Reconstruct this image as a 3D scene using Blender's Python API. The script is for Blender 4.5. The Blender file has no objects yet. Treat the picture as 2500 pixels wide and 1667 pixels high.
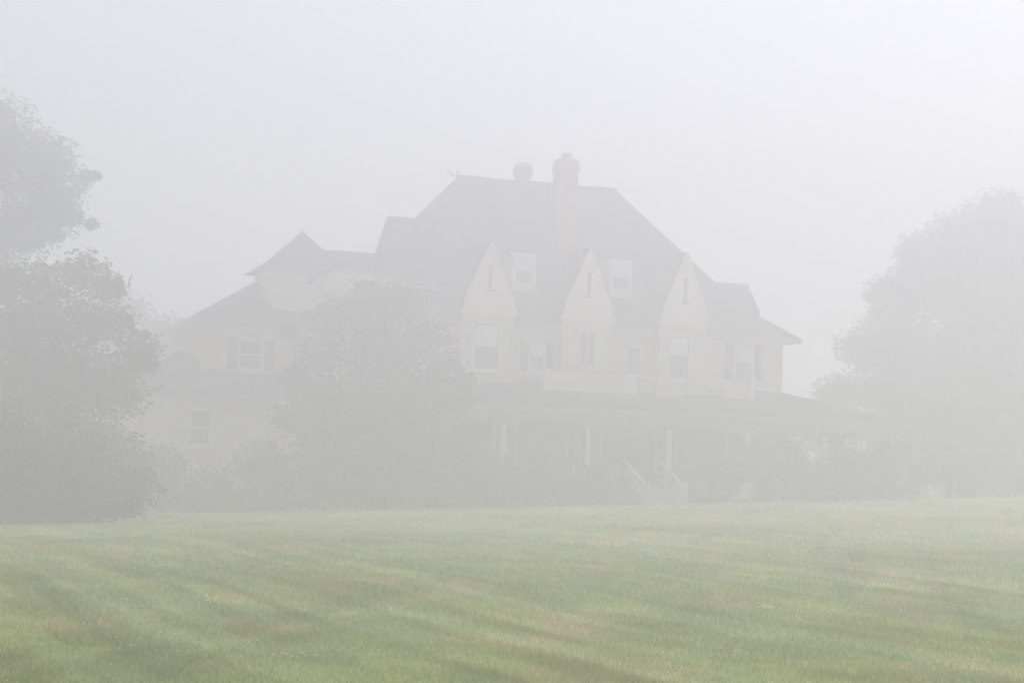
import bpy, math, random
import numpy as np
from mathutils import Vector, Matrix
R = math.radians
random.seed(7)
rng = np.random.default_rng(11)
sc = bpy.context.scene
col = sc.collection

# ------------------------------------------------------------------ camera, sky, sun, exposure
cam = bpy.data.cameras.new("camera")
cam.lens = 70.0
cam.sensor_width = 36.0
cam.clip_end = 3000.0
camo = bpy.data.objects.new("camera", cam)
col.objects.link(camo)
camo.matrix_world = (Matrix.Translation((0, 0, 1.6)) @ Matrix.Rotation(math.pi / 2 + 0.06502, 4, 'X')
                     @ Matrix.Rotation(0.03, 4, 'Z'))
sc.camera = camo

SUN_EL, SUN_AZ = 63.0, 40.0      # azimuth measured from +Y towards +X
world = bpy.data.worlds.new("World")
sc.world = world
world.use_nodes = True
wn, wl = world.node_tree.nodes, world.node_tree.links
wn.clear()
wout = wn.new('ShaderNodeOutputWorld')
bg = wn.new('ShaderNodeBackground')
sky = wn.new('ShaderNodeTexSky')
sky.sky_type = 'NISHITA'
sky.sun_disc = False
sky.sun_elevation = R(SUN_EL)
sky.sun_rotation = R(SUN_AZ)
sky.dust_density = 5.0
sky.air_density = 1.0
# thin overcast: the blue of the clear sky is mostly washed out
hsv = wn.new('ShaderNodeHueSaturation')
hsv.inputs['Saturation'].default_value = 0.50
wl.new(sky.outputs[0], hsv.inputs['Color'])
wl.new(hsv.outputs[0], bg.inputs['Color'])
bg.inputs['Strength'].default_value = 0.15
wl.new(bg.outputs[0], wout.inputs['Surface'])

sun = bpy.data.lights.new("sun", 'SUN')
sun.energy = 1.5
sun.angle = R(20)
sun.color = (1.0, 0.98, 0.965)
suno = bpy.data.objects.new("sun", sun)
col.objects.link(suno)
sd = Vector((math.sin(R(SUN_AZ)) * math.cos(R(SUN_EL)), math.cos(R(SUN_AZ)) * math.cos(R(SUN_EL)), math.sin(R(SUN_EL))))
suno.rotation_euler = sd.to_track_quat('Z', 'Y').to_euler()
suno.location = (20, -20, 60)

sc.view_settings.view_transform = 'Standard'
sc.view_settings.look = 'None'
sc.view_settings.gamma = 1.0
sc.view_settings.exposure = 0.23
sc.cycles.volume_bounces = 3
sc.cycles.max_bounces = 8
FOG_DENSITY = 0.0185

# ------------------------------------------------------------------ helpers
def tag(o, label=None, cat=None, group=None, kind=None):
    if label: o['label'] = label
    if cat: o['category'] = cat
    if group: o['group'] = group
    if kind: o['kind'] = kind
    return o

def empty(name, loc, rz=0.0):
    o = bpy.data.objects.new(name, None)
    col.objects.link(o)
    o.location = loc
    o.rotation_euler = (0, 0, rz)
    return o

def copy_tree(o, parent=None):
    c = o.copy(); col.objects.link(c); c.parent = parent
    for ch in o.children:
        copy_tree(ch, c)
    return c

def mat(name, color, rough=0.8, noise=None, bump=None, spec=0.3):
    """noise = (scale, second colour, contrast); bump = (kind, scale, strength)"""
    m = bpy.data.materials.new(name)
    m.use_nodes = True
    nt = m.node_tree; n, l = nt.nodes, nt.links
    b = n['Principled BSDF']
    b.inputs['Roughness'].default_value = rough
    b.inputs['Specular IOR Level'].default_value = spec
    b.inputs['Base Color'].default_value = (*color, 1)
    tc = n.new('ShaderNodeTexCoord')
    if noise:
        t = n.new('ShaderNodeTexNoise'); t.inputs['Scale'].default_value = noise[0]
        t.inputs['Detail'].default_value = 5
        l.new(tc.outputs['Object'], t.inputs['Vector'])
        r = n.new('ShaderNodeValToRGB')
        r.color_ramp.elements[0].position = 0.5 - noise[2]
        r.color_ramp.elements[1].position = 0.5 + noise[2]
        r.color_ramp.elements[0].color = (*color, 1)
        r.color_ramp.elements[1].color = (*noise[1], 1)
        l.new(t.outputs['Fac'], r.inputs['Fac'])
        l.new(r.outputs['Color'], b.inputs['Base Color'])
    if bump:
        if bump[0] == 'noise':
            t2 = n.new('ShaderNodeTexNoise'); t2.inputs['Scale'].default_value = bump[1]
            l.new(tc.outputs['Object'], t2.inputs['Vector']); h = t2.outputs['Fac']
        else:   # courses: horizontal rows of clapboards, shingles
            t2 = n.new('ShaderNodeTexWave'); t2.wave_type = 'BANDS'; t2.bands_direction = 'Z'
            t2.wave_profile = 'SAW'; t2.inputs['Scale'].default_value = bump[1]
            t2.inputs['Distortion'].default_value = 0.15
            l.new(tc.outputs['Object'], t2.inputs['Vector']); h = t2.outputs['Fac']
        bp = n.new('ShaderNodeBump'); bp.inputs['Strength'].default_value = bump[2]
        bp.inputs['Distance'].default_value = 0.03
        l.new(h, bp.inputs['Height']); l.new(bp.outputs[0], b.inputs['Normal'])
    return m

M = {
    'cream': mat('cream_shingle', (0.84, 0.62, 0.52), 0.85, (1.2, (0.76, 0.56, 0.47), 0.2), ('rows', 2.2, 0.5)),
    'lowwall': mat('porch_shade_shingle', (0.12, 0.095, 0.085), 0.9, (1.2, (0.09, 0.07, 0.065), 0.2), ('rows', 2.2, 0.5)),  # ground-floor shingle darkened in colour to stand in for porch shade
    'gable': mat('gable_shingle', (0.90, 0.71, 0.62), 0.85, (1.5, (0.84, 0.66, 0.57), 0.2), ('rows', 2.6, 0.5)),
    'trim': mat('white_trim', (0.78, 0.75, 0.69), 0.6, (3.0, (0.70, 0.68, 0.62), 0.25)),
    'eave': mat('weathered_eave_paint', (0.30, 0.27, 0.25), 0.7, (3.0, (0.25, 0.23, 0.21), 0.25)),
    'roof': mat('roof_shingle', (0.042, 0.043, 0.055), 0.9, (2.5, (0.028, 0.029, 0.038), 0.2), ('rows', 2.4, 0.6)),
    'brick': mat('red_brick', (0.60, 0.17, 0.16), 0.9, (6.0, (0.50, 0.14, 0.13), 0.2), ('rows', 4.0, 0.6)),
    'greybrick': mat('sooty_brick', (0.20, 0.155, 0.155), 0.9, (6.0, (0.15, 0.12, 0.12), 0.2), ('rows', 4.0, 0.6)),
    'pot': mat('clay_cap', (0.32, 0.22, 0.20), 0.9, (6.0, (0.25, 0.18, 0.16), 0.2)),
    'glass': mat('window_glass', (0.10, 0.11, 0.12), 0.10, spec=0.8),
    'shade': mat('window_blind', (0.72, 0.74, 0.70), 0.7),
    'shutter': mat('dark_shutter', (0.10, 0.105, 0.11), 0.7, None, ('rows', 8.0, 0.5)),
    'dark': mat('dark_opening', (0.02, 0.02, 0.022), 0.9),
    'floor': mat('porch_boards', (0.25, 0.24, 0.23), 0.7, (3.0, (0.2, 0.19, 0.18), 0.2)),
    'stone': mat('foundation_stone', (0.27, 0.25, 0.23), 0.9, (2.0, (0.17, 0.16, 0.15), 0.15), ('noise', 5.0, 0.6)),
    'step': mat('step_paint', (0.55, 0.48, 0.40), 0.7, (2.0, (0.46, 0.40, 0.34), 0.2)),
    'bark': mat('bark', (0.09, 0.075, 0.06), 0.95, (6.0, (0.05, 0.042, 0.035), 0.2), ('noise', 9.0, 0.9)),
    'chair_white': mat('chair_paint', (0.42, 0.42, 0.42), 0.6),
    'chair_red': mat('chair_stain', (0.20, 0.125, 0.10), 0.7),
    'metal': mat('dark_iron', (0.05, 0.05, 0.05), 0.5),
}

class MB:
    def __init__(s): s.v = []; s.f = []
    def add(s, v, f):
        b = len(s.v); s.v += [tuple(p) for p in v]; s.f += [tuple(b + i for i in q) for q in f]; return s
    def box(s, x0, x1, y0, y1, z0, z1):
        return s.add([(x0,y0,z0),(x1,y0,z0),(x1,y1,z0),(x0,y1,z0),(x0,y0,z1),(x1,y0,z1),(x1,y1,z1),(x0,y1,z1)],
                     [(0,3,2,1),(4,5,6,7),(0,1,5,4),(1,2,6,5),(2,3,7,6),(3,0,4,7)])
    def prism(s, bottom, top):
        n = len(bottom)
        return s.add(list(bottom) + list(top), [tuple(range(n))[::-1], tuple(range(n, 2*n))] +
                     [(i, (i+1) % n, n + (i+1) % n, n + i) for i in range(n)])
    def slab(s, pts, t):
        """a polygon thickened downward by t"""
        return s.prism([(p[0], p[1], p[2] - t) for p in pts], pts)
    def bar(s, a, b, w, h=None):
        h = h or w
        a, b = Vector(a), Vector(b); d = (b - a).normalized()
        u = d.cross(Vector((0, 0, 1)))
        u = Vector((1, 0, 0)) if u.length < 1e-4 else u.normalized()
        q = u.cross(d)
        c = [(-w/2, -h/2), (w/2, -h/2), (w/2, h/2), (-w/2, h/2)]
        return s.prism([a + u*i + q*j for i, j in c], [b + u*i + q*j for i, j in c])
    def tube(s, pts, rad, n=8):
        base = len(s.v); ref = Vector((0.3, 1, 0.1)).normalized()
        for i, p in enumerate(pts):
            p = Vector(p)
            d = (Vector(pts[min(i+1, len(pts)-1)]) - Vector(pts[max(i-1, 0)])).normalized()
            u = d.cross(ref).normalized(); w = d.cross(u)
            for k in range(n):
                a = 2*math.pi*k/n
                s.v.append(tuple(p + (u*math.cos(a) + w*math.sin(a))*rad[i]))
        for i in range(len(pts)-1):
            for k in range(n):
                a = base+i*n+k; b = base+i*n+(k+1) % n
                s.f.append((a, b, b+n, a+n))
        s.f.append(tuple(base+k for k in range(n))[::-1])
        s.f.append(tuple(base+(len(pts)-1)*n+k for k in range(n)))
        return s
    def lathe(s, c, prof, n=14):
        return s.tube([(c[0], c[1], c[2]+z) for r, z in prof], [r for r, z in prof], n)
    def build(s, name, m, parent=None, bevel=0.0, loc=(0, 0, 0), smooth=False):
        me = bpy.data.meshes.new(name)
        me.from_pydata(s.v, [], s.f); me.update()
        me.materials.append(m)
        o = bpy.data.objects.new(name, me); col.objects.link(o)
        o.parent = parent; o.location = loc
        if smooth: me.polygons.foreach_set('use_smooth', [True]*len(me.polygons))
        if bevel:
            b = o.modifiers.new('edge', 'BEVEL'); b.width = bevel; b.segments = 2; b.limit_method = 'ANGLE'
        return o

def np_mesh(name, verts, faces_n, m, parent=None, attr=None):
    """verts (N*k,3), every k consecutive vertices one face"""
    nf = len(verts)//faces_n
    me = bpy.data.meshes.new(name)
    me.vertices.add(len(verts)); me.vertices.foreach_set('co', verts.astype(np.float32).ravel())
    me.loops.add(nf*faces_n); me.loops.foreach_set('vertex_index', np.arange(nf*faces_n, dtype=np.int32))
    me.polygons.add(nf); me.polygons.foreach_set('loop_start', np.arange(0, nf*faces_n, faces_n, dtype=np.int32))
    if attr is not None:
        a = me.attributes.new('tone', 'FLOAT', 'FACE'); a.data.foreach_set('value', attr.astype(np.float32))
    me.update(); me.validate()
    me.materials.append(m)
    o = bpy.data.objects.new(name, me); col.objects.link(o); o.parent = parent
    return o

def sstep(a, b, x):
    t = np.clip((x-a)/(b-a), 0, 1); return t*t*(3-2*t)

def gz(x, y):
    x = np.asarray(x, float); y = np.asarray(y, float)
    w = sstep(18, 84, y)
    base = w*(0.0435*np.clip(x, -60, 60) + 0.06)
    und = 0.035*np.sin(x*0.55+y*0.21+1.0) + 0.03*np.sin(x*0.31-y*0.37)
    return base + und*sstep(10, 22, y)*(1-sstep(70, 90, y))

def gzf(x, y): return float(gz(x, y))

# ------------------------------------------------------------------ ground and lawn
STR = math.atan2(0.33, 0.94)     # direction of the mowing tracks

def lawn_color(nt, with_tone):
    n, l = nt.nodes, nt.links
    geo = n.new('ShaderNodeNewGeometry')
    mp = n.new('ShaderNodeMapping'); mp.inputs['Rotation'].default_value = (0, 0, -STR)
    l.new(geo.outputs['Position'], mp.inputs['Vector'])
    def noise(scale, sx, sy, det=4, src=None, off=0):
        m2 = n.new('ShaderNodeMapping'); m2.inputs['Scale'].default_value = (sx, sy, 0)
        m2.inputs['Location'].default_value = (off, off*1.7, 0)
        l.new(src or mp.outputs[0], m2.inputs['Vector'])
        t = n.new('ShaderNodeTexNoise'); t.inputs['Scale'].default_value = scale; t.inputs['Detail'].default_value = det
        t.inputs['Roughness'].default_value = 0.6
        l.new(m2.outputs[0], t.inputs['Vector']); return t.outputs['Fac']
    def ramp(f, a, b, lo=0.0, hi=1.0):
        r = n.new('ShaderNodeMapRange'); r.inputs['From Min'].default_value = a; r.inputs['From Max'].default_value = b
        r.inputs['To Min'].default_value = lo; r.inputs['To Max'].default_value = hi
        r.interpolation_type = 'SMOOTHSTEP'
        l.new(f, r.inputs['Value']); return r.outputs[0]
    def mix(a, b, f, mode='MIX'):
        x = n.new('ShaderNodeMix'); x.data_type = 'RGBA'; x.blend_type = mode
        for s, v in ((x.inputs['A'], a), (x.inputs['B'], b)):
            if isinstance(v, tuple): s.default_value = (*v, 1)
            else: l.new(v, s)
        if isinstance(f, float): x.inputs['Factor'].default_value = f
        else: l.new(f, x.inputs['Factor'])
        return x.outputs['Result']
    green, blue = (0.310, 0.335, 0.082), (0.275, 0.350, 0.145)
    c = mix(green, blue, ramp(noise(0.35, 1, 0.4), 0.36, 0.56))                        # clover patches
    c = mix(c, (0.390, 0.420, 0.145), ramp(noise(0.7, 1, 0.55, 5, off=9), 0.48, 0.64))    # light new grass
    c = mix(c, (0.480, 0.350, 0.180), ramp(noise(0.55, 1.0, 0.5, 6, geo.outputs['Position'], off=31), 0.50, 0.64, 0, .8))  # dry patches
    c = mix(c, (0.150, 0.185, 0.045), ramp(noise(1.35, 1.0, 0.035, 4, off=55), 0.46, 0.68, 0, .55)) # mowing tracks, lush
    mp2 = n.new('ShaderNodeMapping'); mp2.inputs['Rotation'].default_value = (0, 0, 0.177)
    l.new(geo.outputs['Position'], mp2.inputs['Vector'])
    c = mix(c, (0.140, 0.190, 0.045), ramp(noise(0.8, 1.0, 0.06, 4, mp2.outputs[0], off=13), 0.50, 0.70, 0, .55)) # older crossing tracks
    c = mix(c, (0.420, 0.500, 0.250), ramp(noise(1.6, 1.0, 0.04, 4, off=77), 0.47, 0.68, 0, .6))  # blades bent over
    c = mix(c, (0.17, 0.20, 0.05), ramp(noise(14, 1, 1, 4, geo.outputs['Position']), 0.45, 0.7, 0, .45))
    if with_tone:
        at = n.new('ShaderNodeAttribute'); at.attribute_name = 'tone'
        g = n.new('ShaderNodeMapRange'); g.inputs['To Min'].default_value = 0.6; g.inputs['To Max'].default_value = 1.6
        l.new(at.outputs['Fac'], g.inputs['Value'])
        sc_ = n.new('ShaderNodeVectorMath'); sc_.operation = 'SCALE'
        l.new(c, sc_.inputs[0]); l.new(g.outputs[0], sc_.inputs['Scale']); c = sc_.outputs[0]
    return c

def lawn_mat(name, tone):
    m = bpy.data.materials.new(name); m.use_nodes = True
    nt = m.node_tree; b = nt.nodes['Principled BSDF']
    b.inputs['Roughness'].default_value = 0.8; b.inputs['Specular IOR Level'].default_value = 0.2
    lc = lawn_color(nt, tone)
    nt.links.new(lc, b.inputs['Base Color'])
    if tone:      # thin blades let light through
        tr = nt.nodes.new('ShaderNodeBsdfTranslucent'); nt.links.new(lc, tr.inputs['Color'])
        mx = nt.nodes.new('ShaderNodeMixShader'); mx.inputs[0].default_value = 0.45
        nt.links.new(b.outputs[0], mx.inputs[1]); nt.links.new(tr.outputs[0], mx.inputs[2])
        nt.links.new(mx.outputs[0], nt.nodes['Material Output'].inputs['Surface'])
    if not tone:
        t = nt.nodes.new('ShaderNodeTexNoise'); t.inputs['Scale'].default_value = 12; t.inputs['Detail'].default_value = 8
        g = nt.nodes.new('ShaderNodeNewGeometry'); nt.links.new(g.outputs['Position'], t.inputs['Vector'])
        bp = nt.nodes.new('ShaderNodeBump'); bp.inputs['Strength'].default_value = 1.0; bp.inputs['Distance'].default_value = 0.08
        nt.links.new(t.outputs['Fac'], bp.inputs['Height']); nt.links.new(bp.outputs[0], b.inputs['Normal'])
    return m

xs = np.concatenate([np.linspace(-300, -60, 13)[:-1], np.linspace(-60, 60, 121), np.linspace(60, 300, 13)[1:]])
ys = np.concatenate([np.linspace(-60, 0, 7)[:-1], np.linspace(0, 130, 131), np.linspace(130, 500, 20)[1:]])
X, Y = np.meshgrid(xs, ys)
V = np.stack([X, Y, gz(X, Y)], -1).reshape(-1, 3)
nx, ny = len(xs), len(ys)
F = [(j*nx+i, j*nx+i+1, (j+1)*nx+i+1, (j+1)*nx+i) for j in range(ny-1) for i in range(nx-1)]
me = bpy.data.meshes.new('lawn_ground'); me.from_pydata(V.tolist(), [], F); me.update()
me.polygons.foreach_set('use_smooth', [True]*len(me.polygons))
me.materials.append(lawn_mat('lawn_soil_and_turf', False))
g_o = bpy.data.objects.new('ground', me); col.objects.link(g_o)
tag(g_o, 'wide mown lawn sloping gently up to the right', None, None, 'structure')

# individual blades where the photo is close enough to show them
bx, by, bs = [], [], []
for y0, y1, dens, s in ((12.5, 17, 3800, 1.0), (17, 22, 2500, 1.1), (22, 30, 1300, 1.4), (30, 44, 520, 2.0), (44, 58, 200, 2.6), (58, 72, 100, 3.2), (72, 86, 50, 3.6)):
    w0 = 0.275*y1 + 1.6
    k = int((y1-y0)*2*w0*dens)
    x = rng.uniform(-w0, w0, k); y = rng.uniform(y0, y1, k)
    ok = np.abs(x) < 0.275*y + 1.5
    bx.append(x[ok]); by.append(y[ok]); bs.append(np.full(ok.sum(), s))
bx, by, bs = map(np.concatenate, (bx, by, bs))
nb = len(bx)
tuft = 0.75 + 0.5*(np.sin(bx*2.1+by*0.9)*np.sin(by*1.7-bx*0.6)*0.5+0.5) + 0.8*(rng.random(nb) > 0.985)
h = (0.024 + 0.026*rng.random(nb))*bs**0.45*tuft
ang = rng.uniform(0, 2*np.pi, nb); lean = rng.uniform(0.0, 0.8, nb)*h; la = rng.uniform(0, 2*np.pi, nb)
wd = 0.0026*bs
z = gz(bx, by) - 0.003
P = np.empty((nb, 3, 3))
P[:, 0] = np.stack([bx-np.cos(ang)*wd, by-np.sin(ang)*wd, z], 1)
P[:, 1] = np.stack([bx+np.cos(ang)*wd, by+np.sin(ang)*wd, z], 1)
P[:, 2] = np.stack([bx+np.cos(la)*lean, by+np.sin(la)*lean, z+h], 1)
o = np_mesh('grass', P.reshape(-1, 3), 3, lawn_mat('grass_blades', True), None, rng.random(nb))
tag(o, 'short mown grass with dry brown and lush green patches', 'grass', None, 'stuff')

# clover heads: small white balls on stems, in drifts
def clover():
    pts = []
    def drift(cx, cy, sx, sy, n):
        for _ in range(n):
            pts.append((random.gauss(cx, sx), random.gauss(cy, sy)))
    for d in ((-4.6, 27, 1.3, 3.5, 90), (-4.2, 20, .7, 1.6, 45), (-1.9, 16.4, .32, .16, 12), (-1.75, 16.6, .12, .1, 7), (-3.3, 17.5, .6, 1.0, 16),
              (-6.5, 33, 1.4, 3, 110), (-2.2, 42, 3, 4, 60), (1.2, 36, 1.4, 3.0, 110), (0.2, 29, 1.5, 2, 26), (5.0, 36, 1.6, 3, 150),
              (3.6, 27, 1.2, 1.8, 60), (4.8, 22.5, 1.0, 1.2, 30), (4.1, 18, .5, 1.0, 14), (6.2, 28, 1.4, 2.2, 60), (8, 44, 3, 5, 120),
              (1.0, 18.2, .3, .3, 4), (-3.5, 31, 1, 3, 40), (6.8, 25, 1, 1.5, 25)):
        drift(*d)
    heads, stems = MB(), MB()
    for x, y in pts:
        if y < 13: continue
        z = gzf(x, y); hh = random.uniform(.04, .08); r = random.uniform(.005, .009)*(1 + max(0, y-25)/60)
        lx, ly = random.uniform(-.02, .02), random.uniform(-.02, .02)
        stems.tube([(x, y, z-.005), (x+lx, y+ly, z+hh)], [.0012, .001], 3)
        heads.lathe((x+lx, y+ly, z+hh-r*.6), [(r*.35, 0), (r*.95, r*.5), (r, r), (r*.7, r*1.5), (r*.15, r*1.75)], 6)
    return heads, stems
hd, st = clover()
mc = mat('clover_flower', (0.72, 0.66, 0.60), 0.8, (40.0, (0.70, 0.55, 0.48), 0.2))
o = hd.build('clover_flowers', mc); tag(o, 'small white and pinkish clover heads scattered in drifts over the lawn', 'clover', None, 'stuff')
o2 = st.build('flower_stems', mat('clover_stem', (0.08, 0.13, 0.04), 0.8), o)

# ------------------------------------------------------------------ the house
PHI = R(21)
house = empty('mansion', (0, 92, 0), PHI)
tag(house, 'large cream shingled mansion with dark hipped roofs, three pointed gables and a long porch', 'mansion')
H = house
def hw(lx, ly):   # house coordinates to world x, y
    return (lx*math.cos(PHI)-ly*math.sin(PHI), 92+lx*math.sin(PHI)+ly*math.cos(PHI))

# walls -------------------------------------------------------------
MB().box(-7.4, 14.1, 0, 12, 5.0, 8.42).build('wall', M['cream'], H)
MB().box(-7.38, 14.08, .02, 11.98, 0.6, 4.996).build('wall', M['lowwall'], H)  # ground floor, dark colour imitates the shaded porch recess
MB().box(-13.8, -7.45, 3, 9.6, 0.4, 7.80).build('wall', M['cream'], H)          # service wing
MB().box(-16.7, -8.0, 1.6, 2.94, -0.2, 4.62).build('wall', M['cream'], H)       # ground-floor room in front of the wing
MB().box(-16.7, -13.86, 2.96, 8.0, -0.2, 4.58).build('wall', M['cream'], H)
f = MB().box(-7.5, 14.2, -0.12, 12.1, -1.6, 0.6).box(-16.8, -7.6, 1.45, 9.7, -1.8, -0.2)
f.build('foundation', M['stone'], H)

def roofpart(polys, t=0.16, name='roof', m='roof', bevel=0.0):
    b = MB()
    for p in polys: b.slab(p, t)
    return b.build(name, M[m], H)

# main hipped roof: steep upper slope, flatter bell-cast skirt ------------
rl, rr = -0.85, 7.72
zr, zb, ze = 15.95, 10.05, 8.45
yb, ye = 1.25, -0.75
dl = 6-yb
A0, A1 = (rl, 6, zr), (rr, 6, zr)
bL, bR = rl-dl, rr+dl
eL, eR = bL-2.0, bR+2.25
B = [(bL, yb, zb), (bR, yb, zb), (bR, 12-yb, zb), (bL, 12-yb, zb)]
E_ = [(eL, ye, ze), (eR, ye, ze), (eR, 12-ye, ze), (eL, 12-ye, ze)]
main_roof = MB()
v = [A0, A1] + B + E_
main_roof.add(v, [(2, 3, 1, 0), (3, 4, 1), (4, 5, 0, 1), (5, 2, 0), (6, 7, 3, 2), (7, 8, 4, 3), (8, 9, 5, 4), (9, 6, 2, 5), (9, 8, 7, 6)])
mr = main_roof.build('roof', M['roof'], H)
# ridge cap, slightly uneven
rc = MB(); n = 9
for i in range(n):
    x0 = rl+(rr-rl)*i/n; x1 = rl+(rr-rl)*(i+1)/n
    za = zr + 0.03*math.sin(i*1.7); zc = zr + 0.03*math.sin((i+1)*1.7)
    rc.bar((x0, 6, za+.03), (x1, 6, zc+.03), .22, .12)
rc.build('ridge_cap', M['roof'], mr)
# fascia and rafter tails along the front and right eave
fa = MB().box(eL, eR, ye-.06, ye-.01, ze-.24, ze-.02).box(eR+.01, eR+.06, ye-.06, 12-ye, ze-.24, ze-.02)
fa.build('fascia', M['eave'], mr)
rt = MB()
for i in range(54):
    x = eL+.2+i*(eR-eL-.4)/53
    rt.box(x-.04, x+.04, ye+.02, -0.02, ze-.22, ze-.06)
for i in range(26):
    y = ye+.5+i*.46
    rt.box(14.12, eR-.02, y-.04, y+.04, ze-.22, ze-.06)
rt.build('rafter_tails', M['eave'], mr)
# ridge-end ornament: broken scroll and spike
fin = MB().tube([(-.85, 6, 15.9), (-.85, 6, 16.2), (-.83, 6, 16.35)], [.05, .04, .015], 6)
fin.tube([(-.99, 6, 15.98), (-1.25, 6, 16.16), (-1.38, 6, 16.32)], [.05, .05, .02], 6)
fin.bar((-.85, 6, 16.15), (-.74, 6, 16.2), .04)
fin.build('finial', M['metal'], mr)

# chimneys ----------------------------------------------------------
def chimney(x0, x1, y0, y1, z0, z1, big):
    bm_ = M['brick'] if big else M['greybrick']
    c = MB().box(x0, x1, y0, y1, z0, z1)
    b = c.build('chimney', bm_, H, 0.01)
    k = MB()
    w = x1-x0
    k.box(x0-.03, x1+.03, y0-.03, y1+.03, z1-.5, z1-.02).box(x0-.07, x1+.07, y0-.07, y1+.07, z1-.40, z1-.14)
    k.build('corbel', bm_, b, 0.03)
    cx, cy = (x0+x1)/2, (y0+y1)/2
    # weathered mortar cap, domed
    p = MB(); n = 7
    rings = []
    for i in range(n):
        t = i/(n-1); s = math.cos(t*1.25)
        rings.append([(cx+sx*(w/2+.05)*s, cy+sy*((y1-y0)/2+.05)*s, z1-.02+math.sin(t*1.25)*(.34 if big else .26)) for sx, sy in ((-1,-1),(1,-1),(1,1),(-1,1))])
    for a_, b_ in zip(rings, rings[1:]):
        p.add(a_+b_, [(0,1,5,4),(1,2,6,5),(2,3,7,6),(3,0,4,7)])
    p.add(rings[-1], [(0, 1, 2, 3)])
    p.build('cap', M['pot'], b, 0.03)
    if big:
        MB().lathe((cx+.02, cy, z1+.15), [(.24, 0), (.24, .25), (.28, .27), (.27, .34), (.1, .36)], 12).build('chimney_pot', M['pot'], b)
    return b
chimney(2.62, 3.62, 1.25, 1.95, 9.5, 16.35, True)
chimney(2.52, 3.2, 6.35, 6.95, 15.0, 16.85, False)

# windows -----------------------------------------------------------
def window(x0, x1, z0, z1, y, shade=0.0, shutters=0.0, rail=True, sill=True, tm='trim', trim=0.11):
    """double-hung sash in a wall facing -y at depth y"""
    w = MB().box(x0, x1, y-.03, y+.10, z0, z1).build('window', M['glass'], H)
    fr = MB()
    fr.box(x0-trim, x0, y-.08, y+.04, z0-trim, z1+trim).box(x1, x1+trim, y-.08, y+.04, z0-trim, z1+trim)
    fr.box(x0, x1, y-.075, y+.04, z1, z1+trim).box(x0, x1, y-.075, y+.04, z0-trim, z0)
    fr.box(x0-trim-.04, x1+trim+.04, y-.12, y+.04, z1+trim+.002, z1+trim+.06)
    fr.build('frame', M[tm], w, 0.008)
    if rail:
        zm = (z0+z1)/2
        s = MB().box(x0, x1, y-.065, y-.032, zm-.03, zm+.03)
        for a in (x0, x1-.05): s.box(a, a+.05, y-.06, y-.033, z0, z1)
        s.box(x0+.05, x1-.05, y-.058, y-.033, z0, z0+.06).box(x0+.05, x1-.05, y-.058, y-.033, z1-.05, z1)
        s.build('sash', M[tm], w)
    if sill:
        MB().box(x0-trim-.06, x1+trim+.06, y-.16, y+.04, z0-trim-.07, z0-trim-.002).build('sill', M[tm], w, 0.008)
    if shade:
        MB().box(x0+.05, x1-.05, y-.045, y-.034, z1-(z1-z0)*shade, z1-.05).build('blind', M['shade'], w)
    if shutters:
        for a, b in ((x0-trim-.03-shutters, x0-trim-.03), (x1+trim+.03, x1+trim+.03+shutters)):
            MB().box(a, b, y-.06, y-.01, z0-.02, z1+.05).build('shutter', M['shutter'], w, 0.006)
    return w

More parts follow.
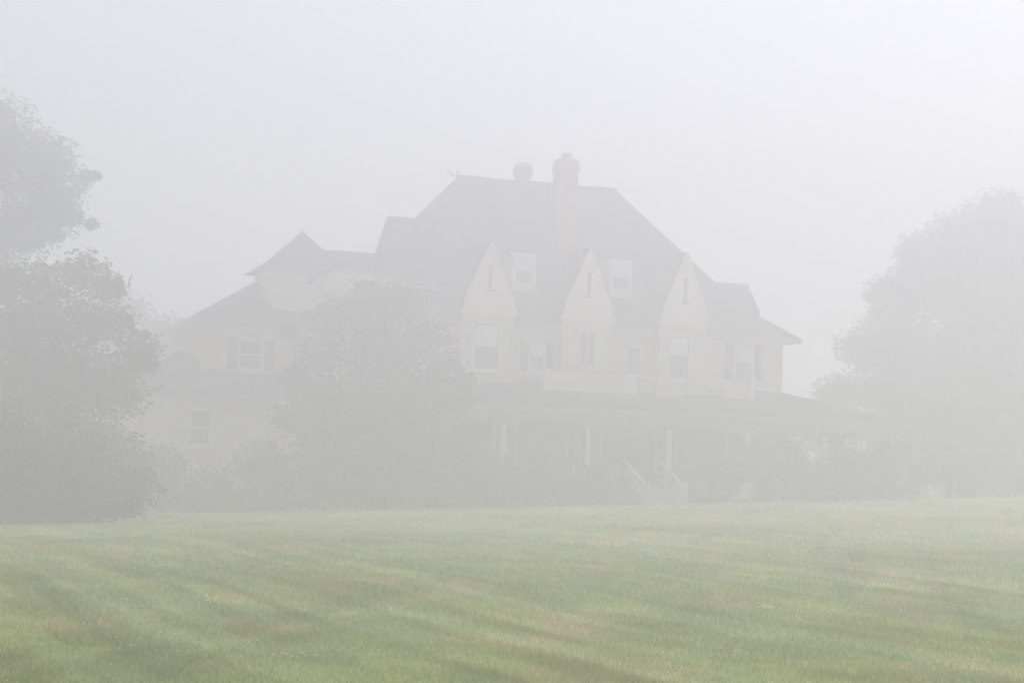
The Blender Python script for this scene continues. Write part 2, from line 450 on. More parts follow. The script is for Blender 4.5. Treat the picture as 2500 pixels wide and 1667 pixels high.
# pointed gable bays --------------------------------------------------
GY = -0.95
def gable(cx, base_z, apex_z, hw_, z_sash0, z_sash1, wide, shade, kind):
    # bay wall under the gable
    bay = MB().box(cx-hw_+.15, cx+hw_-.15, GY+.12, -.004, 5.35, base_z).build('bay', M['cream'], H)
    for s in (-1, 1):
        a = cx+s*(hw_-.15); corner = MB()
        corner.box(min(a, a+s*.05)-.03, max(a, a+s*.05)+.03, GY+.08, GY+.24, 5.35, base_z-.05)
        corner.build('corner_board', M['cream'], bay)
    # gable face: concave flared sides
    prof = []
    n = 10
    for i in range(n+1):
        t = i/n
        z = base_z + (apex_z-base_z)*t
        if t < 0.25: w = hw_*(1.0 - 0.16*(t/0.25)**0.7)
        else: w = hw_*0.84*(1-(t-.25)/.75)
        prof.append((w, z))
    prof[0] = (hw_*0.95, base_z)
    prof.insert(1, (hw_*1.03, base_z+.18))
    left = [(cx-w, z) for w, z in prof]; right = [(cx+w, z) for w, z in prof[:-1]][::-1]
    outline = left + right
    face = MB()
    face.prism([(x, GY-.05, z) for x, z in outline][::-1], [(x, GY+.12, z) for x, z in outline][::-1])
    g = face.build('gable', M['gable'], H)
    # gable roof: two slopes running back into the main roof
    for s in (-1, 1):
        b = MB()
        for (w0, z0), (w1, z1) in zip(prof[1:], prof[2:]):
            yb0 = yb_at(z0); yb1 = yb_at(z1)
            q = [(cx+s*(w0+.02), GY-.02, z0), (cx+s*(w0+.02), yb0, z0), (cx+s*(w1+.02), yb1, z1+.02), (cx+s*(w1+.02), GY-.02, z1+.02)]
            q2 = [(p[0]+s*.10, p[1], p[2]+.05) for p in q]
            b.prism(q, q2)
        b.build('gable_roof', M['roof'], g)
    # barge boards
    for s in (-1, 1):
        t = MB()
        for (w0, z0), (w1, z1) in zip(prof[1:], prof[2:]):
            a0, a1 = cx+s*w0, cx+s*w1
            t.prism([(a0-.05, GY-.12, z0), (a0+.05, GY-.12, z0), (a0+.05, GY-.052, z0), (a0-.05, GY-.052, z0)],
                    [(a1-.05, GY-.12, z1), (a1+.05, GY-.12, z1), (a1+.05, GY-.052, z1), (a1-.05, GY-.052, z1)])
        t.build('barge_board', M['gable'], g)
    MB().box(cx-hw_*.95, cx+hw_*.95, GY-.12, GY-.052, base_z-.02, base_z+.07).build('base_moulding', M['cream'], g)
    # slit window with a short sill and lintel
    zc = base_z+1.25
    MB().box(cx-.09, cx+.07, GY-.07, GY-.03, zc, zc+1.0).build('slit_window', M['greybrick'], g)
    MB().box(cx-.15, cx+.13, GY-.10, GY-.045, zc+1.0, zc+1.08).build('lintel', M['pot'], g)
    MB().box(cx-.22, cx+.20, GY-.10, GY-.045, zc-.12, zc-.03).build('slit_sill', M['pot'], g)
    return g

def yb_at(z):
    if z >= zb: return yb+(z-zb)/(zr-zb)*(6-yb)+.1
    return ye+(z-ze)/(zb-ze)*(yb-ye)+.1

gable(-1.53, 8.62, 12.0, 1.33, 6.3, 8.2, .7, 1, 0)
gable(3.39, 8.62, 12.02, 1.33, 6.3, 8.2, .7, 1, 1)
gable(8.36, 8.60, 12.14, 1.33, 6.3, 8.2, .7, 1, 2)
window(-2.16, -1.00, 6.22, 8.28, GY+.12, shade=0.50, rail=False)
MB().box(3.15, 3.32, GY+.05, GY+.16, 6.6, 8.1).build('window', M['glass'], H)
window(3.46, 3.80, 6.6, 8.15, GY+.12, rail=False, sill=False, trim=.06)
window(7.62, 8.66, 6.25, 8.2, GY+.12, shade=0.46, rail=False)
window(.92, 1.58, 6.3, 7.6, 0, shade=0.45, shutters=.36)
# balcony door with a glazed panel
dr = MB().box(5.83, 6.47, -.035, .1, 5.42, 7.6).build('balcony_door', M['glass'], H)
MB().box(5.74, 5.83, -.08, .04, 5.42, 7.72).box(6.47, 6.56, -.08, .04, 5.42, 7.72).box(5.83, 6.47, -.075, .04, 7.6, 7.72).build('frame', M['trim'], dr)
MB().box(5.84, 6.46, -.06, -.037, 6.25, 6.36).box(5.9, 5.96, -.055, -.037, 5.45, 6.25).build('door_rail', M['trim'], dr)
window(11.56, 12.46, 6.35, 8.08, 0, shade=0.48, shutters=.42)

# roof dormers between the gables ---------------------------------------
def dormer(x0, x1, z0, z1, y0):
    d = MB().box(x0, x1, y0, yb_at(z1)+.3, z0, z1).build('dormer', M['cream'], H)
    MB().slab([(x0-.15, y0-.18, z1+.06), (x1+.15, y0-.18, z1+.06), (x1+.15, yb_at(z1)+.6, z1+.32), (x0-.15, yb_at(z1)+.6, z1+.32)], .08).build('dormer_roof', M['roof'], d)
    w = MB().box(x0+.22, x1-.22, y0-.03, y0+.05, z0+.42, z1-.2).build('window', M['glass'], d)
    t = MB().box(x0+.1, x0+.22, y0-.06, y0+.02, z0+.3, z1-.08).box(x1-.22, x1-.1, y0-.06, y0+.02, z0+.3, z1-.08)
    t.box(x0+.22, x1-.22, y0-.055, y0+.02, z1-.2, z1-.08).box(x0+.22, x1-.22, y0-.055, y0+.02, z0+.3, z0+.42)
    t.box(x0+.22, x1-.22, y0-.05, y0-.032, (z0+z1)/2+.02, (z0+z1)/2+.08)
    t.build('window_frame', M['trim'], d)
    MB().box(x0+.23, x1-.23, y0-.042, y0-.032, (z0+z1)/2+.09, z1-.21).build('blind', M['shade'], d)
dormer(.16, 1.42, 10.0, 11.86, .75)
dormer(5.12, 6.34, 10.0, 11.88, .75)

# third-floor shed dormer with its steep hipped roof, left of the gables --
MB().box(-8.2, -3.3, 1.0, 5.0, 9.2, 10.44).build('attic_wall', M['gable'], H)
at = MB()
zt = 10.5
pA, pB = (-8.5, .55, zt-.05), (-2.95, .55, zt-.05)
pC, pD, pE = (-5.85, 4.0, 11.75), (-5.0, 4.0, 13.5), (-1.5, 4.0, 13.5)
at.add([(-6.45, .55, zt-.05), pB, pE, pD, (-5.0, 7.4, zt-.05), (-1.0, 7.4, zt-.05)],
       [(0, 1, 2, 3), (0, 3, 4), (3, 2, 5, 4), (1, 5, 2), (0, 4, 5, 1)])
at.build('attic_roof', M['roof'], H)
MB().box(-8.3, -3.0, .48, .54, zt-.22, zt-.03).build('attic_fascia', M['eave'], H)

# roof turned to the right side: small cross gable on the right hip -------
rg = MB()
ga, gb = (9.4, 3.3, 11.34), (13.92, 3.3, 11.36)
rg.add([(9.4, 1.3, 9.9), (13.62, 1.3, 9.7), gb, ga, (9.4, 5.4, 9.9), (13.95, 5.4, 9.7)],
       [(0, 1, 2, 3), (3, 2, 5, 4), (1, 5, 2), (0, 3, 4), (0, 4, 5, 1)])
rg.build('side_gable_roof', M['roof'], H)
MB().box(8.9, 9.5, 3.4, 4.6, 12.2, 12.78).build('roof_hatch', M['roof'], H)

# service wing roof -----------------------------------------------------
wr = MB()
wz, we = 11.95, 7.78
W = [(-14.65, 2.3, we), (-6.0, 2.3, we), (-6.0, 9.6, we), (-14.65, 9.6, we-.12)]
r0, r1 = (-7.8, 6.4, wz), (-4.2, 6.4, wz)
wr.add([*W, r0, r1], [(0, 1, 5, 4), (1, 2, 5), (2, 3, 4, 5), (3, 0, 4), (3, 2, 1, 0)])
wro = wr.build('wing_roof', M['roof'], H)
MB().box(-14.65, -7.6, 2.22, 2.28, we-.22, we-.02).box(-14.72, -14.66, 2.22, 9.6, we-.30, we-.02).build('fascia', M['eave'], wro)
tl = MB()
for i in range(16):
    x = -14.4+i*.45; tl.box(x-.04, x+.04, 2.32, 2.98, we-.2, we-.06)
tl.build('rafter_tails', M['eave'], wro)
# tower-like dormer on the wing, walls flaring out at the foot
tw = MB()
def ring(x0, x1, y0, y1, z): return [(x0, y0, z), (x1, y0, z), (x1, y1, z), (x0, y1, z)]
def oct_(x0, x1, y0, z, c): return [(x0+c*.6, y0, z), (x1, y0, z), (x1, 5.7, z), (x0, 5.7, z), (x0, y0+c, z)]
rs = [oct_(-10.45, -7.35, 3.15, 8.55, .05), oct_(-10.7, -7.35, 3.2, 9.1, .05), oct_(-10.86, -7.36, 3.25, 9.6, .05), oct_(-10.9, -7.4, 3.3, 10.48, .05)]
for a_, b_ in zip(rs, rs[1:]):
    tw.add(a_+b_, [(0,1,6,5),(1,2,7,6),(2,3,8,7),(3,4,9,8),(4,0,5,9)])
two = tw.build('tower', M['gable'], H)
twr = MB()
e0 = [(-11.4, 2.85, 10.42), (-6.8, 2.85, 10.60), (-6.8, 6.0, 10.6), (-11.4, 6.0, 10.42)]
e1 = [(-10.45, 3.7, 11.08), (-7.5, 3.7, 11.12), (-7.5, 5.3, 11.12), (-10.45, 5.3, 11.08)]
ap = (-8.97, 4.5, 12.55)
twr.add([*e0, *e1, ap], [(0,1,5,4),(1,2,6,5),(2,3,7,6),(3,0,4,7),(4,5,8),(5,6,8),(6,7,8),(7,4,8),(3,2,1,0)])
twr.build('tower_roof', M['roof'], two)
MB().tube([(-8.97, 4.5, 12.42), (-8.97, 4.5, 12.58)], [.08, .04], 8).build('finial', M['metal'], two)
window(-9.02, -8.66, 9.95, 10.45, 3.27, rail=False, trim=.06)
window(-12.1, -11.08, 5.88, 7.2, 3, shutters=.46)
window(-14.54, -13.66, 2.36, 3.9, 1.6)

# low roof over the ground-floor room ------------------------------------
lr = MB()
lr.add([(-17.4, .95, 4.6), (-7.6, .95, 4.6), (-7.6, 2.98, 5.78), (-12.75, 2.98, 5.78), (-14.5, 4.6, 6.72), (-17.4, 8.6, 4.6), (-13.82, 8.6, 4.6), (-13.82, 2.98, 5.78)],
       [(0, 1, 2, 3, 4), (0, 4, 5), (4, 6, 5), (4, 7, 6), (3, 7, 4), (0, 5, 6, 1)])
lro = lr.build('low_roof', M['roof'], H)
MB().box(-17.4, -7.6, .87, .93, 4.38, 4.58).box(-17.47, -17.41, .87, 8.6, 4.38, 4.58).build('fascia', M['eave'], lro)
cb = MB()
for x in (-16.7, -16.68): pass
MB().box(-16.78, -16.58, 1.52, 1.72, -.2, 4.4).build('corner_board', M['cream'], H)
MB().box(-13.88, -13.7, 2.92, 3.1, 4.9, 7.6).build('corner_board', M['cream'], H)
MB().box(14.0, 14.16, -.06, .1, 4.9, 8.2).build('corner_board', M['cream'], H)

# porch ------------------------------------------------------------------
px0, px1 = -5.5, 18.2
pr = MB()
zw, zp = 5.84, 4.40
pr.add([(px0, -5.1, zp), (px1, -5.1, zp), (14.15, -.004, zw), (px0, -.004, zw), (px1, 11, zp), (14.15, 11, zw)],
       [(0, 1, 2, 3), (1, 4, 5, 2), (0, 3, 2, 5, 4, 1)])
pro = pr.build('porch_roof', M['roof'], H)
MB().box(px0, px1+.06, -5.18, -5.11, zp-.26, zp-.02).box(px1+.01, px1+.07, -5.1, 11, zp-.26, zp-.02).build('fascia', M['eave'], pro)
MB().box(px0, px1, -5.30, -5.185, zp-.10, zp+.02).build('gutter', M['eave'], pro, 0.02)
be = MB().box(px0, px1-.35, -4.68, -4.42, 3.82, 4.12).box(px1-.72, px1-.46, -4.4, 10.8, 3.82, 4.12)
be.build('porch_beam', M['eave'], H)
MB().box(px0, px1-.2, -4.8, -.13, 1.05, 1.2).box(14.25, px1-.2, -.12, 10.9, 1.05, 1.2).build('porch_floor', M['floor'], H)
sk = MB().box(px0, 3.55, -4.72, -4.62, -1.0, 1.04).box(5.6, px1-.3, -4.72, -4.62, -1.0, 1.04).box(px1-.4, px1-.3, -4.6, 10.8, -1.0, 1.04)
sk.build('porch_skirt', M['shutter'], H)
def column(x, y):
    c = MB().lathe((x, y, 1.2), [(.17, .12), (.17, .3), (.15, .4), (.135, 1.5), (.12, 2.35), (.14, 2.4), (.14, 2.45)], 16)
    c = c.build('column', M['trim'], H, smooth=True)
    MB().box(x-.2, x+.2, y-.2, y+.2, 1.2, 1.34).build('column_base', M['eave'], c)
    MB().box(x-.18, x+.18, y-.18, y+.18, 3.64, 3.82).build('capital', M['eave'], c)
    for s in (-1, 1):     # small curved brackets
        k = MB()
        pts = [(x+s*(.13+.20*math.sin(a)), y, 3.52+.28*(1-math.cos(a))) for a in [i*math.pi/2/6 for i in range(7)]]
        for p, q in zip(pts, pts[1:]): k.bar(p, q, .06, .07)
        k.build('bracket', M['eave'], c)
for x in (-2.03, 1.97, 5.97, 9.96, 13.98, 17.6): column(x, -4.55)
for y in (-.4, 3.6, 7.6): column(17.6, y)
# porch rail with balusters
def railing(name, pts, z0, z1, step, parent, m='trim', skip=()):
    b = MB()
    for (xa, ya), (xb, yb2) in zip(pts, pts[1:]):
        L = math.hypot(xb-xa, yb2-ya); n = max(1, int(L/step))
        b.bar((xa, ya, z1), (xb, yb2, z1), .09, .07); b.bar((xa, ya, z0), (xb, yb2, z0), .06, .06)
        for i in range(1, n):
            t = i/n; x, y = xa+(xb-xa)*t, ya+(yb2-ya)*t
            b.box(x-.022, x+.022, y-.022, y+.022, z0+.02, z1-.03)
    return b.build(name, M[m], parent)
for a, b_ in ((-5.4, -2.25), (-1.8, 1.75), (2.2, 3.65), (5.5, 5.8), (6.2, 9.75), (10.2, 13.75), (14.2, 17.4)):
    railing('porch_railing', [(a, -4.55), (b_, -4.55)], 1.35, 2.05, .15, H, 'eave')

# wall behind the porch: doors and dull-framed tall windows, its shade partly painted in
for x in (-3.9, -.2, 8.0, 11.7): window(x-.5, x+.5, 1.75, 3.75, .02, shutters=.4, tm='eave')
fd = MB().box(3.55, 4.55, -.06, .06, 1.22, 3.5).build('front_door', mat('door_paint', (.10, .06, .05), .5), H, .01)
MB().box(3.40, 3.55, -.1, .04, 1.22, 3.65).box(4.55, 4.70, -.1, .04, 1.22, 3.65).box(3.55, 4.55, -.095, .04, 3.5, 3.65).build('frame', M['eave'], fd)
MB().box(3.75, 4.35, -.075, -.062, 2.3, 3.25).build('door_glass', M['glass'], fd)
MB().lathe((4.42, -.1, 2.2), [(.0, 0), (.035, .015), (.035, .05), (.0, .065)], 8).build('handle', M['metal'], fd)
sl = MB().box(2.86, 3.24, -.04, .06, 1.5, 3.5).build('sidelight', M['glass'], H)
MB().box(2.78, 2.86, -.08, .04, 1.4, 3.6).box(3.24, 3.32, -.08, .04, 1.4, 3.6).build('frame', M['trim'], sl)

# balcony on the porch roof ------------------------------------------------
BY = -1.75
bx0, bx1 = 1.05, 11.55
zf = lambda y: zw + (zp-zw)*(-y/5.1)
balo = MB().box(bx0+.05, bx1-.05, BY+.05, -.01, 5.3, 5.42).build('balcony', M['floor'], H)
for q in ((bx0, 5.55, BY-.04, BY+.04, zf(BY)-.12, 6.12), (bx0-.04, bx0+.04, BY+.05, -.02, zf(BY)-.12, 6.06),
          (6.65, 7.9, BY-.04, BY+.04, zf(BY)-.12, 6.06), (10.2, 11.4, BY-.04, BY+.04, zf(BY)-.12, 6.04)):
    MB().box(*q).build('parapet', M['gable'], balo)          # solid boarded stretches
railing('railing', [(5.6, BY), (6.6, BY)], 5.5, 6.12, .17, balo)
railing('railing', [(7.9, BY), (10.2, BY)], 5.5, 6.1, .16, balo)
railing('railing', [(bx1, BY+.1), (bx1, -.05)], 5.5, 6.1, .16, balo)
MB().box(bx0+.1, bx1-.1, BY-.07, BY+.07, 6.125, 6.18).build('handrail', M['trim'], balo)
def newel(x, y, z0, z1, w, parent):
    MB().box(x-w/2, x+w/2, y-w/2, y+w/2, z0, z1).box(x-w/2-.03, x+w/2+.03, y-w/2-.03, y+w/2+.03, z1-.10, z1-.04).build('post', M['trim'], parent, .01)
newel(bx0, BY, zf(BY)-.15, 6.32, .28, balo)
newel(bx1, BY, zf(BY)-.2, 6.36, .28, balo)
newel(5.57, BY, zf(BY)-.1, 6.2, .08, balo); newel(6.63, BY, zf(BY)-.1, 6.2, .08, balo)

# front steps --------------------------------------------------------------
g0 = 0.16
stp = MB(); nst = 7; sx0, sx1 = 3.8, 5.35
for i in range(nst):
    z1 = 1.2-(i+1)*(1.2-g0)/(nst+1)
    stp.box(sx0, sx1, -4.84-(i+1)*.34, -4.84-i*.34-.003, g0-.4, z1)
so = stp.build('front_steps', M['step'], H, .01)
yend = -4.84-nst*.34
for s in (sx0-.12, sx1+.12):
    MB().prism([(s-.10, -4.85, g0-.4), (s+.10, -4.85, g0-.4), (s+.10, yend-.1, g0-.4), (s-.10, yend-.1, g0-.4)],
               [(s-.10, -4.85, 1.42), (s+.10, -4.85, 1.42), (s+.10, yend-.1, g0+.38), (s-.10, yend-.1, g0+.38)]).build('cheek_wall', M['step'], so)
    rl_ = MB().bar((s, -4.9, 2.15), (s, yend-.1, 1.12), .11, .08)
    for i in range(1, 12):
        t = i/12; y = -4.9+(yend+4.8)*t
        rl_.box(s-.022, s+.022, y-.022, y+.022, 1.42+(g0+.38-1.42)*t, 2.12-1.03*t)
    rl_.build('handrail', M['step'], so)
    MB().box(s-.09, s+.09, yend-.22, yend-.04, g0-.3, 1.28).box(s-.12, s+.12, yend-.25, yend-.01, 1.284, 1.34).build('newel_post', M['step'], so, .01)

# ------------------------------------------------------------------ garden furniture
def adirondack(m):
    c = empty('garden_chair', (0, 0, 0))
    s = MB()
    for i in range(6):       # seat slats, sloping back (front at -y)
        y = -.30+i*.105; z = .36-.10*i/5
        s.box(-.27, .27, y, y+.09, z, z+.025)
    s.build('seat', m, c)
    b = MB()
    for i in range(7):       # fanned back slats with a rounded top
        t = (i-3)/3; x = t*.25; top = .98-.13*t*t
        b.bar((x*.85, .20, .27), (x*1.25, .20+(top-.27)*.42, top), .07, .02)
    b.bar((-.26, .30, .55), (.26, .30, .55), .06, .03)
    b.build('backrest', m, c)
    for sx in (-1, 1):
        MB().box(sx*.36-.06, sx*.36+.06, -.36, .34, .55, .575).build('arm', m, c)
        MB().box(sx*.31-.02, sx*.31+.02, -.33, -.24, 0, .55).build('leg', m, c)
        MB().bar((sx*.31, -.28, .33), (sx*.31, .50, .03), .035, .10).build('leg', m, c)
    return c
ca = adirondack(M['chair_white'])
def put(o, x, y, rz, label):
    o.location = (x, y, gzf(x, y)); o.rotation_euler.z = rz
    tag(o, label, 'garden chair', 'slatted garden chairs on the lawn before the porch')
put(ca, 7.05, 84.3, R(-38), 'white slatted garden chair at the foot of the porch steps, turned to the right')
cb_ = copy_tree(ca); put(cb_, 10.0, 84.6, R(200), 'white slatted garden chair farthest from the steps, its slatted back to the lawn')
cc_ = adirondack(M['chair_red']); put(cc_, 8.5, 85.0, R(20), 'reddish brown slatted garden chair between the two white ones')
gp = MB().tube([(0, 0, -.2), (0, 0, 1.15)], [.03, .028], 8).build('garden_post', M['chair_white'], None)
gp.location = (11.45, 84.4, gzf(11.45, 84.4))
tag(gp, 'thin white post standing at the lawn edge right of the garden chairs', 'post')
MB().bar((-.02, 0, 1.1), (.12, 0, 1.24), .02).bar((.12, 0, 1.24), (.2, 0, 1.12), .02).build('hook', M['chair_white'], gp)

# ------------------------------------------------------------------ trees and shrubs
def leaf_mat(name, c1, c2, c3):
    m = bpy.data.materials.new(name); m.use_nodes = True
    nt = m.node_tree; n, l = nt.nodes, nt.links; b = n['Principled BSDF']
    b.inputs['Roughness'].default_value = 0.65; b.inputs['Specular IOR Level'].default_value = 0.25
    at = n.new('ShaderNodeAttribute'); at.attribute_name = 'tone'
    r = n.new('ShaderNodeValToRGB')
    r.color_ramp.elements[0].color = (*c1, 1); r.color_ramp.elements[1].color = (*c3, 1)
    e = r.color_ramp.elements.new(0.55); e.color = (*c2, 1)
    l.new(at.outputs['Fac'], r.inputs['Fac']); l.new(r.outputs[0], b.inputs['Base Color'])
    return m
LM = {
    'maple': leaf_mat('maple_leaves', (.045, .065, .032), (.070, .095, .045), (.115, .145, .070)),
    'dark': leaf_mat('dark_leaves', (.022, .034, .022), (.035, .052, .030), (.060, .082, .045)),
    'shrub': leaf_mat('shrub_leaves', (.035, .055, .018), (.060, .088, .028), (.105, .130, .045)),
    'bluish': leaf_mat('bluish_leaves', (.030, .050, .038), (.045, .070, .052), (.075, .105, .078)),
    'flower': leaf_mat('blossoms', (.45, .42, .38), (.55, .52, .47), (.65, .62, .58)),
}

def leaves(lobes, size, dens, fill=0.35, clump=0.30, depth=0.8, sq=0.8, halo=0.12):
    """lobes: (x, y, z, r). Sub-clumps on each lobe's shell, leaves inside each sub-clump."""
    P_, T_ = [], []
    for lx, ly, lz, r in lobes:
        nsub = int(24 + 62*min(r, 2.5)**1.4)
        th = rng.uniform(0, 2*np.pi, nsub); u = rng.uniform(-1, 1, nsub)
        rad = r*np.clip(rng.normal(0.84, 0.17, nsub), .25, 1.14)
        s_ = np.sqrt(1-u*u)
        cx = lx+rad*s_*np.cos(th); cy = ly+rad*s_*np.sin(th)*depth; cz = lz+rad*u*sq
        sr = r*clump*rng.uniform(.55, 1.25, nsub)
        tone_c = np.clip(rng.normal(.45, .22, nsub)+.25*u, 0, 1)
        per = np.maximum(8, (dens*(sr/size)**2*0.95).astype(int))
        idx = np.repeat(np.arange(nsub), per)
        k = len(idx)
        d = rng.normal(size=(k, 3)); d /= np.linalg.norm(d, axis=1)[:, None]
        q = sr[idx]*rng.random(k)**.45
        pts = np.stack([cx[idx]+d[:, 0]*q, cy[idx]+d[:, 1]*q, cz[idx]+d[:, 2]*q*.6 - .10*q], 1)
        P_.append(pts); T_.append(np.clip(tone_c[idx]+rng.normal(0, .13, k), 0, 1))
        kf = int(fill*k)
        d = rng.normal(size=(kf, 3)); d /= np.linalg.norm(d, axis=1)[:, None]
        q = r*rng.random(kf)**.5*.80
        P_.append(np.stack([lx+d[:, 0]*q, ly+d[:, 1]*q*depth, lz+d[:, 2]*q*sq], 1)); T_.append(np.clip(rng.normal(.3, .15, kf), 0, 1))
        kh = int(halo*k)      # loose outer sprays that thin out the outline
        if kh:
            d = rng.normal(size=(kh, 3)); d /= np.linalg.norm(d, axis=1)[:, None]
            q = r*(.92+np.abs(rng.normal(0, .17, kh)))
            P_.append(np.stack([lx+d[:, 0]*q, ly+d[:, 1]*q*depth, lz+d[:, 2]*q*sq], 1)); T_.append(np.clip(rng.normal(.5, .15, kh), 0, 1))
    P = np.concatenate(P_); T = np.concatenate(T_); k = len(P)
    a = rng.normal(size=(k, 3)); a[:, 2] *= .55; a /= np.linalg.norm(a, axis=1)[:, None]
    b = rng.normal(size=(k, 3)); b -= (b*a).sum(1)[:, None]*a; b /= np.linalg.norm(b, axis=1)[:, None]
    s = size*rng.uniform(.6, 1.3, k)[:, None]
    V = np.empty((k, 4, 3))
    V[:, 0] = P-a*s*.6; V[:, 1] = P+b*s*.38; V[:, 2] = P+a*s*.6; V[:, 3] = P-b*s*.38
    return V.reshape(-1, 3), T

def tree(name, base, lobes, lm, label, cat, group=None, size=.13, dens=1.0, trunk=.28, stems=1, branches=True, part='crown', **kw):
    x0, y0 = base; z0 = gzf(x0, y0)-.15
    e = empty(name, (x0, y0, z0)); tag(e, label, cat, group)
    loc = [(x-x0, y-y0, z-z0, r) for x, y, z, r in lobes]
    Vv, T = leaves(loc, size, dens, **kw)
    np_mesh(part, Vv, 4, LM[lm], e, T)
    top = max(l[2] for l in loc)
    tk = MB()
    for s in range(stems):
        ox, oy = (0, 0) if stems == 1 else (random.uniform(-.5, .5)*trunk*5, random.uniform(-.3, .3)*trunk*5)
        hgt = top*(.95 if stems == 1 else random.uniform(.55, .85))
        cx = sum(l[0]*l[3] for l in loc)/sum(l[3] for l in loc); cy = sum(l[1]*l[3] for l in loc)/sum(l[3] for l in loc)
        pts, rad = [], []
        for i in range(8):
            t = i/7
            pts.append((ox+(cx*.6+ox*1.5)*t**1.5+random.uniform(-.1, .1)*trunk*3*t, oy+(cy*.6)*t**1.5+random.uniform(-.1, .1)*trunk*3*t, hgt*t))
            rad.append(trunk*(1.25 if i == 0 else 1)*(1-.86*t)/(1 if stems == 1 else 1.5))
        tk.tube(pts, rad, 9)
        if branches and s == 0: spine = pts
    tk.build('trunk' if stems == 1 else 'stems', M['bark'], e, smooth=True)
    if branches:
        br = MB()
        for (lx, ly, lz, r) in loc:
            if lz < top*.15: continue
            zz = max(.12*top, lz-max(.8, r)*1.0); t = min(.93, zz/(top*.95)); i = int(t*7); f_ = t*7-i
            a = Vector(spine[i]).lerp(Vector(spine[min(i+1, 7)]), f_); b = Vector((lx, ly, lz))
            mid = a.lerp(b, .5)+Vector((0, 0, .15*(b-a).length*.4))
            rr_ = max(.025, trunk*(1-.86*t)*.55)
            br.tube([a, mid, b], [rr_, rr_*.6, rr_*.25], 6)
            for _ in range(5):
                d = Vector((random.gauss(0, 1), random.gauss(0, 1)*.7, random.gauss(.1, .7))).normalized()*r*.8
                q = mid.lerp(b, random.random())
                br.tube([q, q+d*.5+Vector((0, 0, .05)), q+d], [rr_*.32, rr_*.2, rr_*.08], 5)
        br.build('limbs', M['bark'], e, smooth=True)
    return e

def dy(y, amp): return y+random.uniform(-amp, amp)
L1 = [(-16.5,11.0,1.97),(-15.2,10.9,1.18),(-14.3,10.7,.85),(-13.7,9.9,.79),(-14.9,9.5,1.44),(-13.05,10.1,.30),(-12.78,10.15,.18),(-13.9,9.0,.92),(-13.4,8.85,.40),
      (-13.05,8.8,.22),(-15.3,8.5,1.18),(-16.2,11.9,.72),(-16.9,7.4,1.97),(-14.8,8.1,.39),(-14.3,8.5,.30),(-18,10,2.2),(-18.5,7,2.2),(-17.6,12.2,1.5),(-16.2,4.8,1.9),(-18,4,2)]
tree('maple_tree', (-23.0, 81.7), [(x*1.35, dy(81.7, 1.5), 1.6+(z-1.6)*1.35, r*1.35) for x, z, r in L1], 'maple',
     'tall leafy tree cut off by the left edge, its crown reaching highest on that side', 'tree', size=.12, dens=.85, trunk=.42, fill=.9, halo=.12)
L2 = [(-12.45,6.95,.80),(-13.4,6.5,1.0),(-11.75,6.6,.56),(-14.5,6.4,.87),(-13.9,5.2,1.37),(-12.2,5.4,1.12),(-11.35,5.5,.66),(-10.85,4.75,.7),
      (-13.1,3.8,1.62),(-11.5,3.7,1.25),(-10.55,4.35,.34),(-14.6,3.2,1.5),(-13.2,2.0,1.62),(-11.6,1.9,1.15),(-10.6,5.2,.17),(-12.2,1.2,1.1),(-10.9,1.5,.75),(-14.6,1.2,1.4),(-15.8,5.2,1.3),(-15.9,2.6,1.5),(-12.6,.4,.9),(-14.2,.2,1.0),(-16,.8,1.3),(-11.2,.2,.8)]
tree('maple_tree', (-15.8, 68.8), [(x*1.2, dy(68.8, 1.1), 1.6+(z-1.6)*1.2, r*1.2) for x, z, r in L2], 'maple',
     'broad low-branched tree right of the tall cut-off one, its leaves reaching the lawn', 'tree', size=.12, dens=1.0, trunk=.30, fill=1.2, halo=.10)
L3 = [(-5.8,8.3,1.30),(-4.6,8.4,1.05),(-6.9,7.6,1.35),(-8.0,7.7,.75),(-3.6,7.2,1.05),(-7.8,6.1,1.15),(-5.3,6.3,2.0),(-2.8,5.8,1.0),(-8.5,4.4,.85),
      (-6.7,3.9,2.1),(-3.9,4.1,1.95),(-2.0,4.6,.6),(-7.3,1.7,1.55),(-4.8,1.7,1.75),(-2.6,2.4,1.25),(-3.0,.8,.9),(-8.1,2.8,.95),(-6.2,.8,1.2)]
tree('ornamental_tree', (-5.4, 82.6), [(x, dy(82.6, 1.0), z, r) for x, z, r in L3+[(-9.0,5.2,.75),(-9.1,3.6,.8),(-8.9,1.6,.9),(-9.2,7.0,.45),(-1.6,3.2,.8),(-1.4,1.4,.9),(-1.9,5.3,.45),(-6.2,9.0,.7)]], 'shrub',
     'large round-topped tree reaching the lawn in front of the middle of the mansion', 'tree', size=.12, dens=1.0, trunk=.20, stems=5, fill=1.2, halo=.12)
L4 = [(25.3,15.4,2.11),(27.5,14.7,2.57),(23.5,14.4,1.87),(22.3,12.6,2.0),(25.1,11.3,3.04),(21.0,9.8,2.0),(22.9,7.7,3.04),(26.4,7.1,3.51),(20.0,6.9,1.6),
      (20.8,5.1,2.2),(23.6,3.5,2.57),(27.1,3.1,2.57),(20.0,3.4,1.5),(29.6,11.4,3.74),(31.5,7,3.5),(30,14.5,2.6),(24.2,13,2.4),(28,11,2.8)]
tree('oak_tree', (25.6, 107), [(x, dy(107, 2.4), z, r) for x, z, r in L4+[(19.2,8.6,1.3),(18.3,6.4,1.4),(17.6,4.2,1.3),(20.3,11.2,1.4),(21.6,13.6,1.2),(26.3,16.4,1.6),(18.6,2.4,1.5),(29,15.5,2.0),(17.3,6.2,1.2),(16.6,4.2,1.2),(18.7,8.9,1.2),(20.0,11.9,1.1),(21.8,14.4,1.0)]], 'dark',
     'huge round tree almost lost in the mist behind the right end of the mansion', 'tree', size=.15, dens=.95, trunk=.6, fill=1.0, halo=.22)
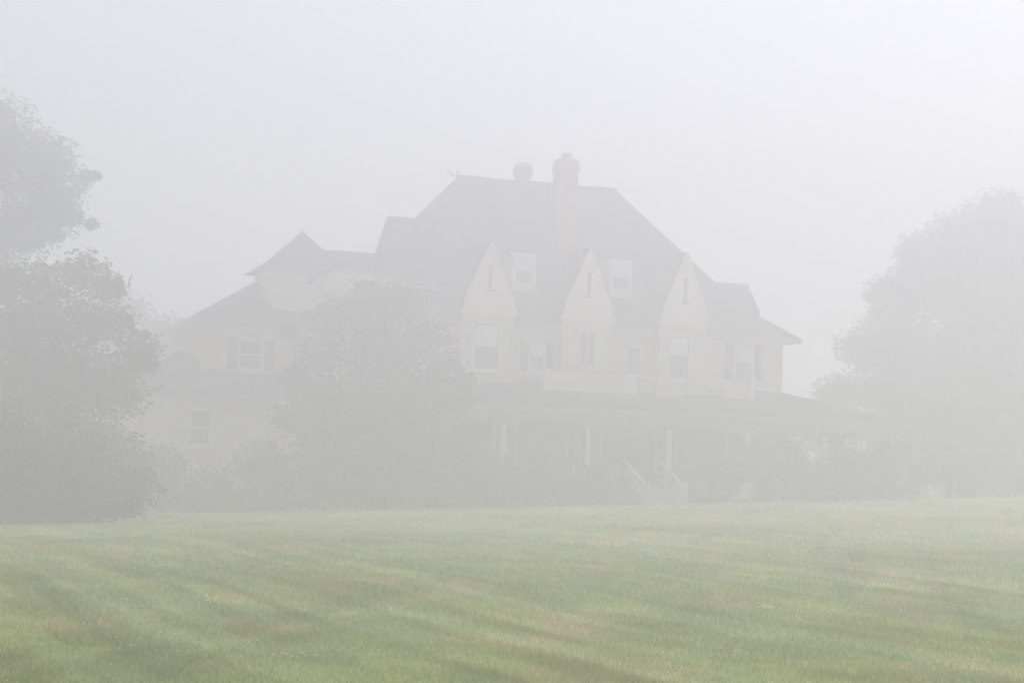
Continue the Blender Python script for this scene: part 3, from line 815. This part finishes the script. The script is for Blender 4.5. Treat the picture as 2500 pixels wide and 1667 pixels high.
tree('oak_tree', (33.5, 100), [(x, dy(100, 2), z, r) for x, z, r in [(31, 9, 2.6), (34, 10.5, 3.2), (37, 8, 3), (33, 6, 3), (36, 4.5, 3), (31.0, 4, 2.4), (33, 2.2, 2.2)]], 'dark',
     'round tree at the far right edge beside the huge misty one', 'tree', size=.14, dens=.7, trunk=.4, fill=.8, halo=.30)
tree('oak_tree', (-22.5, 118), [(x, dy(118, 2), z, r) for x, z, r in [(-24, 9.5, 2.6), (-21.0, 8.6, 2.2), (-19.2, 7.6, 1.4), (-26, 7, 3), (-22, 6, 3), (-19.5, 5, 2), (-24, 3.5, 3), (-20, 3, 2.2)]], 'dark',
     'faint tree far back in the mist between the left trees and the service wing', 'tree', size=.26, dens=.6, trunk=.4, fill=.5)

def shrub(x, y, w, h_, lm, label, cat='shrub', group='shrubs along the edge of the lawn', size=.09, dens=.75):
    z = gzf(x, y); lb = []
    n = max(5, int(w*3.2))
    for i in range(n):
        px = x+random.uniform(-.5, .5)*w; t = 1-abs(px-x)/(w*.5)*.45
        r = random.uniform(.22, .36)*min(w, h_)
        lb.append((px, dy(y, .45), z+random.uniform(.15, .92)*h_*t-.1, r))
    lb.append((x, y, z+h_*.35, min(w, h_)*.42)); lb.append((x+random.uniform(-.2, .2)*w, y, z+h_-.3*min(w, h_), .32*min(w, h_)))
    return tree('shrub', (x, y), lb, lm, label, cat, group, size=size, dens=dens, trunk=.06, stems=5, branches=False, part='foliage', fill=.5)
shrub(-14.4, 83.5, 3.0, 2.9, 'bluish', 'dense dark rounded shrub under the ground-floor window of the service wing')
shrub(-12.0, 82.2, 2.4, 2.0, 'shrub', 'low green shrub just right of the dark one at the service wing')
shrub(-10.4, 84.2, 3.0, 3.1, 'shrub', 'loose pale green shrub touching the left side of the large middle tree')
shrub(-8.9, 85.6, 2.6, 2.3, 'shrub', 'small green shrub wedged between the pale loose shrub and the large middle tree')
shrub(-13.3, 64.0, 2.4, 1.8, 'dark', 'low dark shrub at the right foot of the left trees')
shrub(-14.6, 59.0, 4.4, 3.4, 'dark', 'large dark shrub under the left trees at the edge of the picture', dens=.8)
shrub(-12.6, 60.5, 3.0, 2.8, 'dark', 'dark rounded shrub under the left trees, next to the large one at the picture edge', dens=.8)
shrub(-.9, 84.8, 2.8, 2.5, 'shrub', 'bushy green shrub directly right of the large middle tree')
shrub(1.1, 85.6, 2.2, 2.6, 'shrub', 'tall green shrub standing between the two leftmost visible porch columns')
shrub(3.2, 85.8, 2.2, 2.0, 'shrub', 'rounded green shrub hiding the foot of the column left of the front steps')
shrub(4.9, 85.2, 1.4, 1.3, 'shrub', 'small shrub pressed against the left side of the front steps')
shrub(8.5, 87.7, 1.9, 2.1, 'shrub', 'tall shrub just right of the front steps')
shrub(10.0, 88.2, 2.6, 3.3, 'shrub', 'tallest green shrub before the porch, behind the garden chairs')
shrub(12.2, 88.2, 2.6, 2.9, 'shrub', 'green shrub behind the thin white post')
shrub(14.6, 87.8, 3.4, 3.3, 'bluish', 'wide bluish dark shrub at the right corner of the porch')
shrub(17.6, 90.0, 3.2, 3.0, 'bluish', 'bluish shrub beyond the right corner of the porch')
shrub(13.6, 106.5, 5.0, 4.6, 'dark', 'tall dark bush seen through the open right end of the porch', group=None)
shrub(20.6, 93.0, 3.4, 2.6, 'shrub', 'pale green shrub in the mist right of the porch')
shrub(23.8, 95.0, 3.4, 2.4, 'shrub', 'last pale shrub toward the right edge, below the misty trees')
shrub(26.5, 97.0, 3.0, 2.1, 'dark', 'low dark shrub at the right edge of the lawn')

# ------------------------------------------------------------------ fog
hz = MB().box(-310, 310, -70, 510, -5, 19.0).build('haze', M['glass'])
tag(hz, 'thick pale morning fog over lawn and mansion', 'fog', None, 'stuff')
hm = bpy.data.materials.new('fog'); hm.use_nodes = True
hn, hl = hm.node_tree.nodes, hm.node_tree.links
hn.clear()
ho = hn.new('ShaderNodeOutputMaterial'); pv = hn.new('ShaderNodeVolumePrincipled')
pv.inputs['Color'].default_value = (0.932, 0.926, 0.988, 1)
pv.inputs['Density'].default_value = FOG_DENSITY
pv.inputs['Anisotropy'].default_value = 0.62
hl.new(pv.outputs[0], ho.inputs['Volume'])
hz.data.materials.clear(); hz.data.materials.append(hm)
